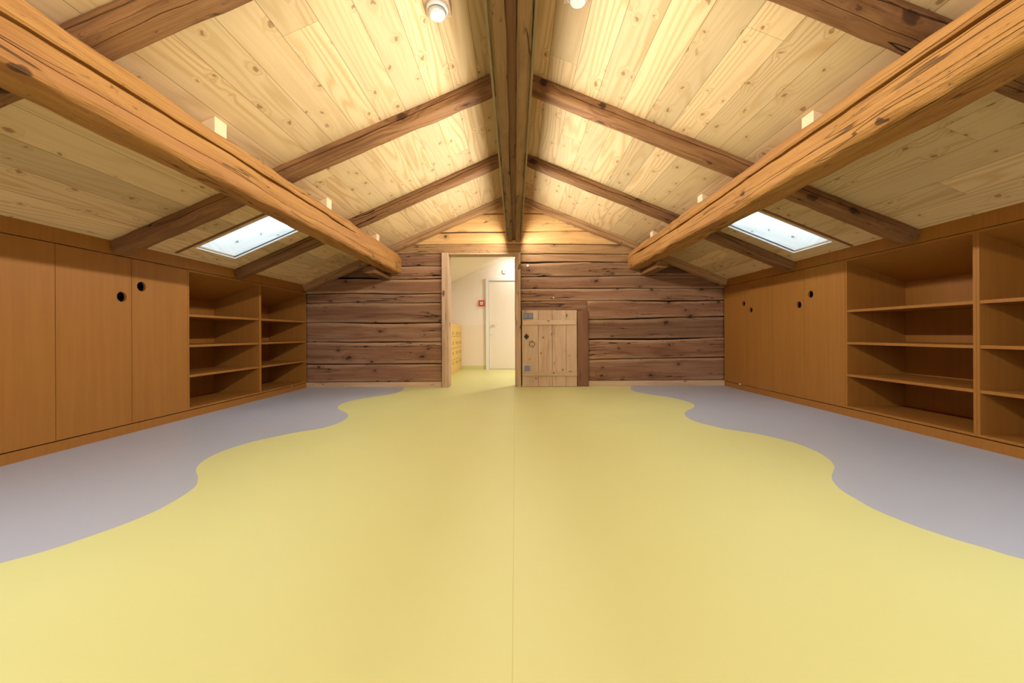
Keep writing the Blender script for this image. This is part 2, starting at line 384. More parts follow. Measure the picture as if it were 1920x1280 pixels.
rc = [(rc[0][0], Y_BACK + 0.05)] + [p for p in rc if p[1] < Y_BACK]
lc += [(-2.0, 1.2), (-2.2, 0.95), (-2.25, 0.7), (-2.1, 0.4), (-1.8, 0.1), (-1.6, -0.3), (-1.7, -0.8), (-2.0, -1.3), (-2.2, -1.9), (-2.2, Y_FRONT)]
rc += [(1.98, 1.2), (2.2, 0.95), (2.25, 0.7), (2.1, 0.4), (1.8, 0.1), (1.6, -0.3), (1.7, -0.8), (2.0, -1.3), (2.2, -1.9), (2.2, Y_FRONT)]
def smooth_curve(pts):
    out = []
    for i in range(len(pts) - 1):
        p = [Vector(pts[max(i - 1, 0)]), Vector(pts[i]), Vector(pts[i + 1]), Vector(pts[min(i + 2, len(pts) - 1)])]
        for k in range(4):
            t = k / 4; t2, t3 = t * t, t * t * t
            out.append(0.5 * ((2 * p[1]) + (p[2] - p[0]) * t + (2 * p[0] - 5 * p[1] + 4 * p[2] - p[3]) * t2 + (3 * p[1] - p[0] - 3 * p[2] + p[3]) * t3))
    out.append(Vector(pts[-1])); return [(q.x, q.y) for q in out]
lc, rc = smooth_curve(lc), smooth_curve(rc)
XC = 3.8
mb = MB()
def poly(pts, mi):
    vs = [mb.bm.verts.new((x, y, 0)) for x, y in pts]
    for tri in tessellate_polygon([[Vector((x, y, 0)) for x, y in pts]]): 
        f = mb.face([vs[i] for i in tri], mi=mi)
sx = -0.012
poly([(sx, Y_FRONT)] + [(sx, Y_BACK + 0.05)] + lc, 0)
poly([(sx + 0.003, Y_BACK + 0.05), (sx + 0.003, Y_FRONT)] + rc[::-1], 0)
poly([(sx, Y_FRONT), (sx + 0.003, Y_FRONT), (sx + 0.003, Y_BACK + 0.05), (sx, Y_BACK + 0.05)], 2)
poly([(-XC, Y_BACK + 0.05), (-XC, Y_FRONT)] + lc[::-1], 1)
poly([(XC, Y_FRONT), (XC, Y_BACK + 0.05)] + rc, 1)
poly([(-2.0, Y_BACK + 0.05), (2.4, Y_BACK + 0.05), (2.4, 9.15), (-2.0, 9.15)], 0)
for f in mb.bm.faces:
    if f.normal.z < 0: f.normal_flip()
bmesh.ops.recalc_face_normals(mb.bm, faces=mb.bm.faces[:])
# a slab below so the floor has thickness
mb.box(-XC, XC, Y_FRONT, 9.15, -0.12, -0.004, mi=1)
fl = mb.build('floor', [M['yellow'], M['grey'], M['seam']]); tag(fl, kind='structure')
me = fl.data
for p in me.polygons:
    pass

# ------------------------------------------------------------------ ceiling with skylight openings
SKY = {-1: (1.92, 2.965, 3.735, 4.27), 1: (1.95, 2.99, 3.78, 4.315)}
REAR = (0.55, 1.09)      # added unseen pair of skylights above the viewer, for fill light
mb = MB()
def slope_patch(sgn, xa, xb, ya, yb, th=0.03):
    zf = zl if sgn < 0 else zr
    k = math.hypot(1, 0.434 if sgn < 0 else 0.408); off = 0 if sgn < 0 else 40
    P = [(sgn * xa, ya, zf(xa)), (sgn * xb, ya, zf(xb)), (sgn * xb, yb, zf(xb)), (sgn * xa, yb, zf(xa))]
    U = [(ya, off + 0.11 + xa * k), (ya, off + 0.11 + xb * k), (yb, off + 0.11 + xb * k), (yb, off + 0.11 + xa * k)]
    lo = [mb.bm.verts.new(p) for p in P]; hi = [mb.bm.verts.new((p[0], p[1], p[2] + th)) for p in P]
    mb.face(lo, U); mb.face(hi, U)
    for i in range(4): mb.face([lo[i], lo[(i + 1) % 4], hi[(i + 1) % 4], hi[i]], [U[i], U[(i + 1) % 4], U[(i + 1) % 4], U[i]])
for sgn in (-1, 1):
    a, b, c, d = SKY[sgn]
    slope_patch(sgn, 0, 3.8, Y_FRONT, REAR[0]); slope_patch(sgn, 0, 3.8, REAR[1], c); slope_patch(sgn, 0, 3.8, d, Y_BACK + 0.2)
    slope_patch(sgn, 0, a, *REAR); slope_patch(sgn, b, 3.8, *REAR)
    slope_patch(sgn, 0, a, c, d); slope_patch(sgn, b, 3.8, c, d)
tag(mb.build('ceiling', M['boards']), kind='structure')

# skylights (window_1 left, window_2 right; rear pair added unseen, for fill light)
for wi, (sgn, rear) in enumerate(((-1, 0), (1, 0), (-1, 1), (1, 1))):
    a, b, c, d = SKY[sgn]; c, d = REAR if rear else (c, d); zf = zl if sgn < 0 else zr; k = 0.434 if sgn < 0 else 0.408
    nrm = Vector((sgn * k, 0, 1)).normalized(); sl = Vector((sgn, 0, -k)).normalized()
    O = Vector((sgn * a, c, zf(a))); Ls = (b - a) * math.hypot(1, k); Ly = d - c
    t = thing('window_%d' % (wi + 1 + rear), loc=(sgn * (a + b) / 2, (c + d) / 2, zf((a + b) / 2)), kind='structure')
    def pt(s_, y, n_): return O + sl * s_ + Vector((0, y, 0)) + nrm * n_
    def slab(mb, s0, s1, y0, y1, n0, n1, off=0.0):
        V = [mb.bm.verts.new(pt(s_, y, n_)) for s_ in (s0, s1) for y in (y0, y1) for n_ in (n0, n1)]
        U = [(s_, off + y + n_) for s_ in (s0, s1) for y in (y0, y1) for n_ in (n0, n1)]
        for idx in ((0, 1, 3, 2), (4, 6, 7, 5), (0, 4, 5, 1), (2, 3, 7, 6), (0, 2, 6, 4), (1, 5, 7, 3)):
            mb.face([V[i] for i in idx], [U[i] for i in idx])
    def ring(mb, f, n0, n1):
        for q in ((0, Ls, 0, f), (0, Ls, Ly - f, Ly), (0, f, f, Ly - f), (Ls - f, Ls, f, Ly - f)): slab(mb, *q, n0, n1)
    mb = MB(); ring(mb, 0.004, -0.003, 0.013); mb.build('frame', M['whitep'], t)
    mb = MB(); ring(mb, 0.007, 0.013, 0.019); mb.build('gasket', M['gasket'], t)
    mb = MB(); slab(mb, 0.007, Ls - 0.007, 0.007, Ly - 0.007, 0.015, 0.018); mb.build('pane', M['glass'], t)
    mb = MB(); hh = 0.42
    slab(mb, 0, Ls, -0.02, 0.0, 0.02, hh, 5); slab(mb, 0, Ls, Ly, Ly + 0.02, 0.02, hh, 5.7)
    slab(mb, -0.02, 0, 0, Ly, 0.02, hh, 6.3); slab(mb, Ls, Ls + 0.02, 0, Ly, 0.02, hh, 6.9)
    mb.build('shaft', M['shaft'], t)
    mb = MB(); slab(mb, -0.02, Ls + 0.02, 0, Ly, hh, hh + 0.006); mb.build('pane', M['glass'], t)
    if rear:
        lo = area('rear_fill_light', (0, 0, 0), (0, math.atan2(k, 1) * sgn, 0), Ls - 0.06, Ly - 0.06, 24, DAY, t)  # fill light inside the added rear skylights
        lo.location = nrm * 0.38
    # wooden guide rail along the near edge
    mb = MB(); slab(mb, -0.05, Ls + 0.14, -0.075, -0.045, -0.006, 0.004, 3); mb.build('guide_rail', M['brown'], t)

# ------------------------------------------------------------------ log wall
random.seed(5)
mb = MB(); mb.uv2 = mb.bm.loops.layers.uv.new('BandUV')
STRIP_GLOW = {23: 1.0, 22: 1.0, 21: 0.9, 20: 0.45, 19: 0.2, 16: 0.12}  # ridge strip light painted into the colour, by log index
def course(x0, x1, zb, zt, yo=0.0, idx=0, gap=0.008, gable=True):
    """one log: zb / zt are (left, right) heights"""
    nx = max(2, int((x1 - x0) / 0.045)); rows = [0, 0.04, 0.12, 0.3, 0.5, 0.7, 0.88, 0.96, 1]
    dep = [0.035, 0.010, 0.003, 0.0, -0.002, 0.0, 0.003, 0.010, 0.035]
    g = []
    for i in range(nx + 1):
        x = x0 + (x1 - x0) * i / nx; f = (x + 3.13) / 6.26
        b = zb[0] + (zb[1] - zb[0]) * f; t = zt[0] + (zt[1] - zt[0]) * f
        wb = 0.018 * noise.noise(Vector((x * 0.9, b * 3.1, 2.0))) + 0.004 * noise.noise(Vector((x * 5, b * 3.1, 2.0)))
        wt = 0.018 * noise.noise(Vector((x * 0.9, t * 3.1, 2.0))) + 0.004 * noise.noise(Vector((x * 5, t * 3.1, 2.0)))
        gg = gap * max(0.12, 1 + 2.8 * noise.noise(Vector((x * 0.8, t * 5, 8.0))))
        col_ = []
        for q, dp in zip(rows, dep):
            z = (b + wb) * (1 - q) + (t + wt - gg) * q
            if b < 0.1: z = b * (1 - q) + (t + wt - gg) * q
            y = Y_BACK + yo + dp * 0.7 + 0.010 * noise.noise(Vector((x * 0.8, z * 4 + idx, 5.0))) + 0.003 * noise.noise(Vector((x * 6, z * 25, 1.0)))
            z = min(z, roof(x) + 0.02)
            col_.append((mb.bm.verts.new((x, y, z)), (x + idx * 1.7, idx * 10 + 3 + z)))
        g.append(col_)
    for i in range(nx):
        for j in range(len(rows) - 1):
            q = [g[i][j], g[i + 1][j], g[i + 1][j + 1], g[i][j + 1]]
            if (q[0][0].co - q[3][0].co).length < 1e-5 and (q[1][0].co - q[2][0].co).length < 1e-5: continue
            fc = mb.face([a[0] for a in q], [a[1] for a in q], smooth=True)
            if fc:
                for lp, qq in zip(fc.loops, (rows[j], rows[j], rows[j + 1], rows[j + 1])): lp[mb.uv2].uv = (STRIP_GLOW.get(idx, 0.0), qq)
    # top, bottom and end returns so each log is solid
    for i in range(nx):
        for j in (0, len(rows) - 1):
            a, b2 = g[i][j], g[i + 1][j]
            va = mb.bm.verts.new((a[0].co.x, Y_BACK + 0.17, a[0].co.z)); vb = mb.bm.verts.new((b2[0].co.x, Y_BACK + 0.17, b2[0].co.z))
            mb.face([a[0], b2[0], vb, va], [a[1], b2[1], (b2[1][0], b2[1][1] + 0.1), (a[1][0], a[1][1] + 0.1)])
    for i in (0, nx):
        for j in range(len(rows) - 1):
            a, b2 = g[i][j], g[i][j + 1]
            va = mb.bm.verts.new((a[0].co.x, Y_BACK + 0.17, a[0].co.z)); vb = mb.bm.verts.new((b2[0].co.x, Y_BACK + 0.17, b2[0].co.z))
            mb.face([a[0], b2[0], vb, va], [a[1], b2[1], b2[1], a[1]])
XL, XR = -3.16, 3.16
LX1 = -1.09      # left run stops at the door post
zsL = [0.079, 0.355, 0.68, 0.972, 1.276, 1.409, 1.638, 1.826]
for i in range(6):
    course(XL, LX1, (zsL[i],) * 2, (zsL[i + 1],) * 2, yo=[0, -.004, .004, -.002, .008, -.006][i], idx=i)
course(-1.95, LX1, (1.638,) * 2, (1.826,) * 2, 0.002, 6)
course(XL, -1.95, (1.665,) * 2, (1.87,) * 2, 0.13, 7)
course(-1.90, LX1, (1.826,) * 2, (1.994,) * 2, -0.004, 8, gap=0.002)
course(XL, -1.90, (1.87,) * 2, (1.98,) * 2, 0.05, 9)
# right of the doorway
RX0 = 1.09
zsR = [(0.083, 0.083), (0.36, 0.43), (0.68, 0.72), (0.95, 1.04), (1.285, 1.285)]
for i in range(4):
    course(RX0, XR, zsR[i], zsR[i + 1], yo=[.002, -.004, .006, -.002][i], idx=10 + i)
course(0.085, RX0 + 0.01, (1.13,) * 2, (1.285,) * 2, 0.012, 30, gap=0.003)
course(0.085, XR, (1.285, 1.285), (1.48, 1.47), 0.0, 14)
course(0.085, XR, (1.48, 1.47), (1.645, 1.66), 0.006, 15, gap=0.003)
course(0.085, 1.98, (1.645, 1.66), (1.87, 1.875), -0.003, 16)
course(1.98, XR, (1.70, 1.70), (1.88, 1.88), 0.10, 17)
course(1.98, XR, (1.645, 1.66), (1.70, 1.70), 0.0, 18)
course(0.085, XR, (1.87, 1.88), (1.99, 1.99), 0.0, 19, gap=0.002)
# over the doorway
course(-1.9, 1.83, (1.996, 1.996), (2.135, 2.145), 0.0, 20)
course(XL, XR, (2.135, 2.145), (2.33, 2.335), 0.004, 21)
course(XL, XR, (2.33, 2.335), (2.62, 2.60), -0.003, 22)
course(-1.3, 1.3, (2.62, 2.60), (2.92, 2.92), 0.002, 23)
wb_ = mb.build('wall_back', M['log']); tag(wb_, kind='structure')
# dark packing between and behind the logs
mb = MB()
mb.box(XL - 0.6, -1.01, Y_BACK + 0.19, Y_BACK + 0.22, 0, 1.5)
def gable(x0, x1, z0, y):
    pts = [(x0, y, z0), (x1, y, z0)]
    xs = [x1 + (x0 - x1) * i / 20 for i in range(21)]
    pts += [(x, y, max(roof(x), z0 + 0.001)) for x in xs]
    mb.face(pts)
gable(-2.9, 2.9, 1.985, Y_BACK + 0.19); 
mb.face([(XL - .6, Y_BACK + 0.19, 1.4), (-1.01, Y_BACK + 0.19, 1.4), (-1.01, Y_BACK + 0.19, 2.0), (-2.05, Y_BACK + 0.19, 2.0), (XL - .6, Y_BACK + 0.19, 1.4)][:4])
mb.face([(0.03, Y_BACK + 0.19, 0.0), (XR + .6, Y_BACK + 0.19, 0.0), (XR + .6, Y_BACK + 0.19, roof(XR + .6)), (2.1, Y_BACK + 0.19, roof(2.1)), (0.03, Y_BACK + 0.19, 2.0)])
mb.face([(XL - .6, Y_BACK + 0.19, 1.2), (-2.05, Y_BACK + 0.19, 1.2), (-2.05, Y_BACK + 0.19, roof(-2.05)), (XL - .6, Y_BACK + 0.19, roof(XL - .6))])
tag(mb.build('wall_core', M['backing']), kind='structure')
bpy.data.objects['wall_core'].parent = wb_
# sill boards at the foot of the wall
boxobj('baseboard_left', (XL, -1.10, Y_BACK - 0.012, Y_BACK + 0.1, 0.0, 0.077), M['plank'], ax='x', off=11, bev=0.004)['kind'] = 'structure'
boxobj('baseboard_right', (1.09, XR, Y_BACK - 0.012, Y_BACK + 0.1, 0.0, 0.081), M['plank'], ax='x', off=23, bev=0.004)['kind'] = 'structure'

# ------------------------------------------------------------------ other walls (knee walls, gable behind the camera)
def wallbox(name, b, mat, ax='y'):
    o = boxobj(name, b, mat, ax=ax); o['kind'] = 'structure'; return o
mb = MB(); mb.box(-3.86, -3.8, Y_FRONT, Y_BACK + 0.2, 0, 1.24); mb.box(-3.2, -3.15, Y_FRONT, 1.60, 0, 1.41)
tag(mb.build('wall_left', M['cab']), kind='structure')
mb = MB(); mb.box(3.8, 3.86, Y_FRONT, Y_BACK + 0.2, 0, 1.31); mb.box(3.15, 3.2, Y_FRONT, 1.60, 0, 1.47)
tag(mb.build('wall_right', M['cab']), kind='structure')
mb = MB()
def wq(x0, x1, z0f, z1f, n=8):
    for i in range(n):
        a, b = x0 + (x1 - x0) * i / n, x0 + (x1 - x0) * (i + 1) / n
        for dy in (0, 0.06):
            P = [(a, Y_FRONT - 0.02 - dy, z0f(a)), (b, Y_FRONT - 0.02 - dy, z0f(b)), (b, Y_FRONT - 0.02 - dy, z1f(b)), (a, Y_FRONT - 0.02 - dy, z1f(a))]
            mb.face(P, [(p[0], 3 + p[2]) for p in P])
zero = lambda x: 0.0
wq(-3.8, -1.0, zero, roof); wq(1.0, 3.8, zero, roof)
wq(-1.0, 1.0, zero, lambda x: 0.85, 2); wq(-1.0, 0.0, lambda x: 2.05, roof, 2); wq(0.0, 1.0, lambda x: 2.05, lambda x: zr(x), 2)
tag(mb.build('wall_front', M['boards']), kind='structure')

t = thing('window_5', loc=(0, Y_FRONT, 1.45), kind='structure')  # added window out of view, put in to light the room
m = MB(); yw = Y_FRONT - 0.06
for b_ in ((-1.0, -0.95, 0.85, 2.05), (0.95, 1.0, 0.85, 2.05), (-0.95, 0.95, 0.85, 0.90), (-0.95, 0.95, 2.0, 2.05), (-0.03, 0.03, 0.90, 2.0)): m.box(b_[0], b_[1], yw, yw + 0.06, b_[2], b_[3])
m.build('frame', M['whitep'], t)
for a_, b_ in ((-0.95, -0.03), (0.03, 0.95)): boxobj('pane', (a_, b_, yw + 0.02, yw + 0.026, 0.90, 2.0), M['glass'], t)
# ------------------------------------------------------------------ beams
sides = {-1: 'left', 1: 'right'}
# rafters: near-face depth, width along Y, thickness, end X
RAFT = {-1: [(1.655, .15, .095), (3.115, .145, .105), (4.505, .14, .10), (5.93, .12, .095)],
        1: [(1.70, .15, .085), (3.115, .145, .10), (4.495, .14, .095), (5.93, .12, .095)]}
RL = {0: 'heavy dark old rafter nearest the viewer on the %s slope, crossing behind the purlin',
      1: 'rough brown rafter on the %s slope, just nearer than the skylight',
      2: 'rough brown rafter on the %s slope, just beyond the skylight',
      3: 'light brown edge rafter along the log wall on the %s slope'}
for sgn in (-1, 1):
    k = 0.434 if sgn < 0 else 0.408; zf = zl if sgn < 0 else zr
    nrm = Vector((sgn * k, 0, 1)).normalized()
    for i, (y0, w, h) in enumerate(RAFT[sgn]):
        a = Vector((sgn * 0.09, y0 + w / 2, zf(0.09))) - nrm * (h / 2 - 0.004)
        b = Vector((sgn * 3.14, y0 + w / 2, zf(3.14))) - nrm * (h / 2 - 0.004)
        P = perim(w, h, 0.011)
        side = (b - a).normalized().cross(nrm)      # +x of the section
        # near face of the section is at -Y
        near_is_plus = side.y < 0
        tn = (w / 2 - .011) + math.pi * .0055 + (h - .022) * 0.45
        t0 = tn if near_is_plus else P - tn
        tb = (w / 2 - .011) * 1.7 + math.pi * .011 + (h - .022)
        t1 = tb if near_is_plus else P - tb
        cr = [(t0, 0.020, 0.1, 3.1, 0.0040, 0.03, 0.9), (t1, 0.018, 0.4 + i * .2, 2.8, 0.0025, 0.02, 1.1)] if i < 3 else [(t0, 0.012, 0.4, 2.7, 0.002, 0.01, 0.8)]
        o = timber('rafter', a, b, nrm, w, h, 0.011, M['beam'] if i < 3 else M['edge'], n=52, seed=11 + i * 7 + (50 if sgn > 0 else 0), amp=0.011 if i < 3 else 0.003, cracks=cr, wane=0.020 if i < 3 else 0.0, wander=0.010 if i < 3 else 0.0)
        tag(o, RL[i] % sides[sgn], 'beam', 'rafters under the sloping ceiling')
# purlins
def end_taper(u, L): return 1.0 - 0.10 * max(0, (u - (L - 0.22)) / 0.22) ** 2
for sgn, xi, xo, zb, zt in ((-1, 1.695, 1.905, 0.905, 1.178), (1, 1.69, 1.935, 0.955, 1.218)):
    w, h, r = xo - xi, zt - zb, 0.032
    xc = sgn * (xi + xo) / 2; zc = H + (zb + zt) / 2
    P = perim(w, h, r)
    tin = (w / 2 - r) + math.pi * r / 2 + (h - 2 * r) * 0.30          # on the +side face
    side = Vector((0, 1, 0)).cross(Vector((0, 0, 1)))                 # = +X
    t0 = tin if sgn < 0 else P - tin                                  # inner face looks to the room axis
    t1 = t0 + (0.07 if sgn < 0 else -0.07)
    cr = [(t0, 0.035, 0.2, 6.9 if sgn < 0 else 8.4, 0.011, 0.075, 0.35), (t1 + (0.03 if sgn < 0 else -0.03), 0.02, 2.0, 8.2, 0.002, 0.012, 0.8)]
    o = timber('purlin', (xc, Y_FRONT, zc), (xc, Y_BACK + 0.01, zc), (0, 0, 1), w, h, r, M['purlin'], seed=101 + sgn, amp=0.012, step=0.03, cracks=cr, n=56, taper=end_taper, wane=0.022, wander=0.006)
    tag(o, 'massive golden-brown purlin beam with a long crack, running along the %s slope' % sides[sgn], 'beam', 'two purlin beams')
    # spacer blocks between purlin and ceiling
    for bi, y in enumerate((2.42, 3.86, 5.25)):
        zf = zl if sgn < 0 else zr
        m = MB(); x0, x1 = sgn * 1.80, sgn * 1.885
        zb_ = H + zt - 0.006
        V = []
        for x in (x0, x1):
            for yy in (y, y + 0.10):
                V.append((x, yy, zb_)); V.append((x, yy, zf(x) - 0.001))
        V = [m.bm.verts.new(v) for v in V]
        for idx in ((0, 1, 3, 2), (4, 6, 7, 5), (0, 4, 5, 1), (2, 3, 7, 6), (0, 2, 6, 4), (1, 5, 7, 3)): m.face([V[q] for q in idx])
        o = m.build('spacer_block', M['spacer'])
        tag(o, 'small pale new-wood block on the %s purlin, %s' % (sides[sgn], ('nearest the viewer', 'middle of three', 'nearest the log wall')[bi]), 'wood block', 'spacer blocks on the purlins')
    # corbel under the purlin where it meets the log wall
    xc2 = sgn * (1.94 if sgn < 0 else 1.96); ztop = H + zb + 0.02
    o = timber('corbel', (xc2, 5.35, ztop - 0.062), (xc2, Y_BACK + 0.02, ztop - 0.066), (0, 0, 1), 0.15, 0.085, 0.02, M['beam'], seed=130 + sgn, amp=0.006)
    tag(o, 'short dark timber corbel under the far end of the %s purlin' % sides[sgn], 'bracket', 'corbels at the log wall')
# ridge beam: two planks and a recessed core
t = thing('ridge_beam', 'double old timber ridge beam hanging down the middle of the ceiling', 'beam', (0, 2.0, H + 1.38))
zb = H + 1.38; hh = 0.66
timber('plank', (-0.072, Y_FRONT, zb + hh / 2), (-0.072, Y_BACK + 0.005, zb + hh / 2), (0, 0, 1), 0.070, hh, 0.008, M['ridge'], t, seed=201, amp=0.007, n=72, wane=0.006, step=0.04)
timber('plank', (0.050, Y_FRONT, zb + hh / 2), (0.050, Y_BACK + 0.005, zb + hh / 2), (0, 0, 1), 0.070, hh, 0.008, M['ridge'], t, seed=207, amp=0.006, n=72, wane=0.006, step=0.04)
timber('core', (-0.0115, Y_FRONT, zb + hh / 2 + 0.03), (-0.0115, Y_BACK + 0.005, zb + hh / 2 + 0.03), (0, 0, 1), 0.062, hh, 0.006, M['brown'], t, seed=214, amp=0.004, n=60)
# LED strips on both sides of the ridge beam
for sgn in (-1, 1):
    x = -0.111 if sgn < 0 else 0.089
    t = thing('led_strip', 'thin glowing linear light fixed along the %s side of the ridge beam' % sides[sgn], 'light strip', (x, 2.0, zb + 0.01), 'ridge light strips')
    m = MB(); m.box(x, x + sgn * 0.010, Y_FRONT + 0.1, Y_BACK - 0.12, zb - 0.006, zb + 0.030); m.box(x, x + sgn * 0.0132, Y_FRONT + 0.1, Y_BACK - 0.12, zb - 0.008, zb - 0.004)
    m.build('housing', M['alu'], t)
    boxobj('diffuser', (x + sgn * 0.010, x + sgn * 0.0125, Y_FRONT + 0.1, Y_BACK - 0.12, zb - 0.003, zb + 0.027), M['led'], t)
    area('strip_light', (sgn * 0.0168, (Y_FRONT + Y_BACK) / 2 - 2.0, 0.002), (0, math.radians(75) * -sgn, 0), 0.026, Y_BACK - Y_FRONT - 0.25, STRIP_W, WARM, t)

# ceiling detectors on wedge blocks
for x, y, lb in ((-0.436, 2.30, 'round white smoke detector on a wooden wedge, left of the ridge beam'), (0.357, 2.23, 'round white smoke detector on a wooden wedge, right of the ridge beam')):
    zc_ = roof(x)
    t = thing('smoke_detector', lb, 'detector', (x, y, zc_), 'smoke detectors beside the ridge')
    m = MB(); hw = 0.072; zbm = min(roof(x - hw), roof(x + hw)) - 0.012
    V = []
    for xx in (x - hw, x + hw):
        for yy in (y - hw, y + hw): V.append((xx, yy, zbm)); V.append((xx, yy, roof(xx)))
    V = [m.bm.verts.new(v) for v in V]
    for idx in ((0, 1, 3, 2), (4, 6, 7, 5), (0, 4, 5, 1), (2, 3, 7, 6), (0, 2, 6, 4), (1, 5, 7, 3)): m.face([V[q] for q in idx], [(V[q].co.x, 5 + V[q].co.y) for q in idx])
    m.build('wedge_block', M['plank'], t)
    m = MB(); m.cyl((x, y, zbm - 0.022), (0, 0, 1), 0.060, 0.063, 0.022); m.build('base', M['whitep'], t)
    m = MB(); m.cyl((x, y, zbm - 0.030), (0, 0, 1), 0.048, 0.048, 0.008); m.build('sensor_slit', M['sock'], t)
    m = MB(); m.cyl((x, y, zbm - 0.055), (0, 0, 1), 0.040, 0.052, 0.025); m.build('cap', M['whitep'], t)

# ------------------------------------------------------------------ cabinets
FX = 3.13; TH = 0.019; DEP = 0.56
def door_panel(mb, sx, ya, yb, z0, z1, hole=None, th=TH):
    """front board with an optional round finger hole; hole=(y,z,r)"""
    xf, xb = sx * FX, sx * (FX + th)
    if not hole: mb.box(xf, xb, ya, yb, z0, z1); return
    hy, hz, r = hole; A = r + 0.012; n = 40
    def rect(a, b, c, d):
        for x in (xf, xb): mb.face([(x, a, c), (x, b, c), (x, b, d), (x, a, d)])
    rect(ya, yb, z0, hz - A); rect(ya, yb, hz + A, z1); rect(ya, hy - A, hz - A, hz + A); rect(hy + A, yb, hz - A, hz + A)
    cy = lambda t, R: (hy + R * math.cos(t), hz + R * math.sin(t))
    def sq(t):
        c, s_ = math.cos(t), math.sin(t); m_ = max(abs(c), abs(s_)); return (hy + A * c / m_, hz + A * s_ / m_)
    for i in range(n):
        a, b = 2 * math.pi * i / n, 2 * math.pi * (i + 1) / n
        for x in (xf, xb):
            p, q, r1, r2 = sq(a), sq(b), cy(b, r), cy(a, r)
            mb.face([(x, *p), (x, *q), (x, *r1), (x, *r2)])
        p, q = cy(a, r), cy(b, r)
        mb.face([(xf, *p), (xf, *q), (xb, *q), (xb, *p)], smooth=True)
    for (a, b, c, d) in ((ya, yb, z0, z0), (ya, yb, z1, z1)): mb.face([(xf, a, c), (xf, b, c), (xb, b, c), (xb, a, c)])
    for y in (ya, yb): mb.face([(xf, y, z0), (xf, y, z1), (xb, y, z1), (xb, y, z0)])
def sbox(mb, sx, xa, xb, ya, yb, za, zb): mb.box(sx * xa, sx * xb, ya, yb, za, zb)
def cabinet(sx, y0, y1, zt, kind, label, holes=None, shelves=(0.40, 0.69, 0.985)):
    z0 = 0.078; t = thing('shelf_cabinet' if kind == 'shelf' else 'door_cabinet', label, 'cabinet', (sx * (FX + DEP / 2), (y0 + y1) / 2, 0.0),
                          'built-in open shelf units' if kind == 'shelf' else 'built-in door cabinets')
    xf = FX if kind == 'shelf' else FX + TH + 0.001; xb = FX + DEP
    slope = 0.36; g = 0.0008
    def zi(x): return zt - (x - FX) * slope      # underside of roof-following top board is zi - TH
    for ya in (y0 + g, y1 - g - TH):
        m = MB(); P = [(xf, z0), (xb, z0), (xb, zi(xb)), (xf, zi(xf))]
        a = [m.bm.verts.new((sx * p[0], ya, p[1])) for p in P]; b = [m.bm.verts.new((sx * p[0], ya + TH, p[1])) for p in P]
        m.face(a); m.face(b)
        for i in range(4): m.face([a[i], a[(i + 1) % 4], b[(i + 1) % 4], b[i]])
        m.build('side_panel', M['cab'], t)
    ya, yb = y0 + g + TH, y1 - g - TH
    m = MB(); sbox(m, sx, xf, xb - 0.01, ya, yb, z0, z0 + TH); m.build('bottom_panel', M['cab'], t)
    m = MB(); P = [(xf, zi(xf) - TH), (xb - 0.01, zi(xb) - TH), (xb - 0.01, zi(xb) - 0.001), (xf, zi(xf) - 0.001)]
    a = [m.bm.verts.new((sx * p[0], ya, p[1])) for p in P]; b = [m.bm.verts.new((sx * p[0], yb, p[1])) for p in P]
    m.face(a); m.face(b)
    for i in range(4): m.face([a[i], a[(i + 1) % 4], b[(i + 1) % 4], b[i]])
    m.build('top_panel', M['cab'], t)
    m = MB(); sbox(m, sx, xb - 0.01, xb, ya, yb, z0, zi(xb)); m.build('back_panel', M['cab'], t)
    if kind == 'shelf':
        for z in shelves:
            m = MB(); sbox(m, sx, FX + 0.002, xb - 0.012, ya + 0.0005, yb - 0.0005, z - 0.011, z + 0.011); m.build('shelf', M['cab'], t)
    else:
        ym = holes[0]
        for (a, b, hole) in ((y0 + 0.002, ym - 0.002, holes[1]), (ym + 0.002, y1 - 0.002, holes[2])):
            m = MB(); door_panel(m, sx, a, b, z0, zt - 0.002, hole); m.build('door', M['cab'], t)
    return t
ZTL, ZTR = H + 0.633, H + 0.688
cabinet(-1, 1.63, 2.741, ZTL, 'doors', 'orange-brown cabinet with plain doors at the left edge of the picture', (2.19, (2.10, 1.10, 0.040), None))
cabinet(-1, 2.741, 3.848, ZTL, 'doors', 'orange-brown cabinet with two round finger holes, left of the room beside the open shelves', (3.287, (3.205, 1.102, 0.040), (3.375, 1.203, 0.040)))
cabinet(-1, 3.848, 4.944, ZTL, 'shelf', 'open orange-brown shelf unit on the left, directly beside the cabinet doors')
cabinet(-1, 4.944, 6.030, ZTL, 'shelf', 'open orange-brown shelf unit on the left, against the log wall, with a socket inside')
cabinet(1, 4.895, 6.030, ZTR, 'doors', 'orange-brown cabinet with two finger holes on the right, against the log wall', (5.44, (5.347, 1.093, 0.036), (5.515, 1.19, 0.036)))
cabinet(1, 3.817, 4.895, ZTR, 'doors', 'orange-brown cabinet with two finger holes on the right, beside the open shelves', (4.354, (4.265, 1.195, 0.038), (4.44, 1.095, 0.038)))
cabinet(1, 2.733, 3.817, ZTR, 'shelf', 'open orange-brown shelf unit on the right, next to the doors', shelves=(0.386, 0.688, 0.99))
cabinet(1, 1.63, 2.733, ZTR, 'shelf', 'open orange-brown shelf unit cut off by the right edge of the picture', shelves=(0.386, 0.688, 0.99))
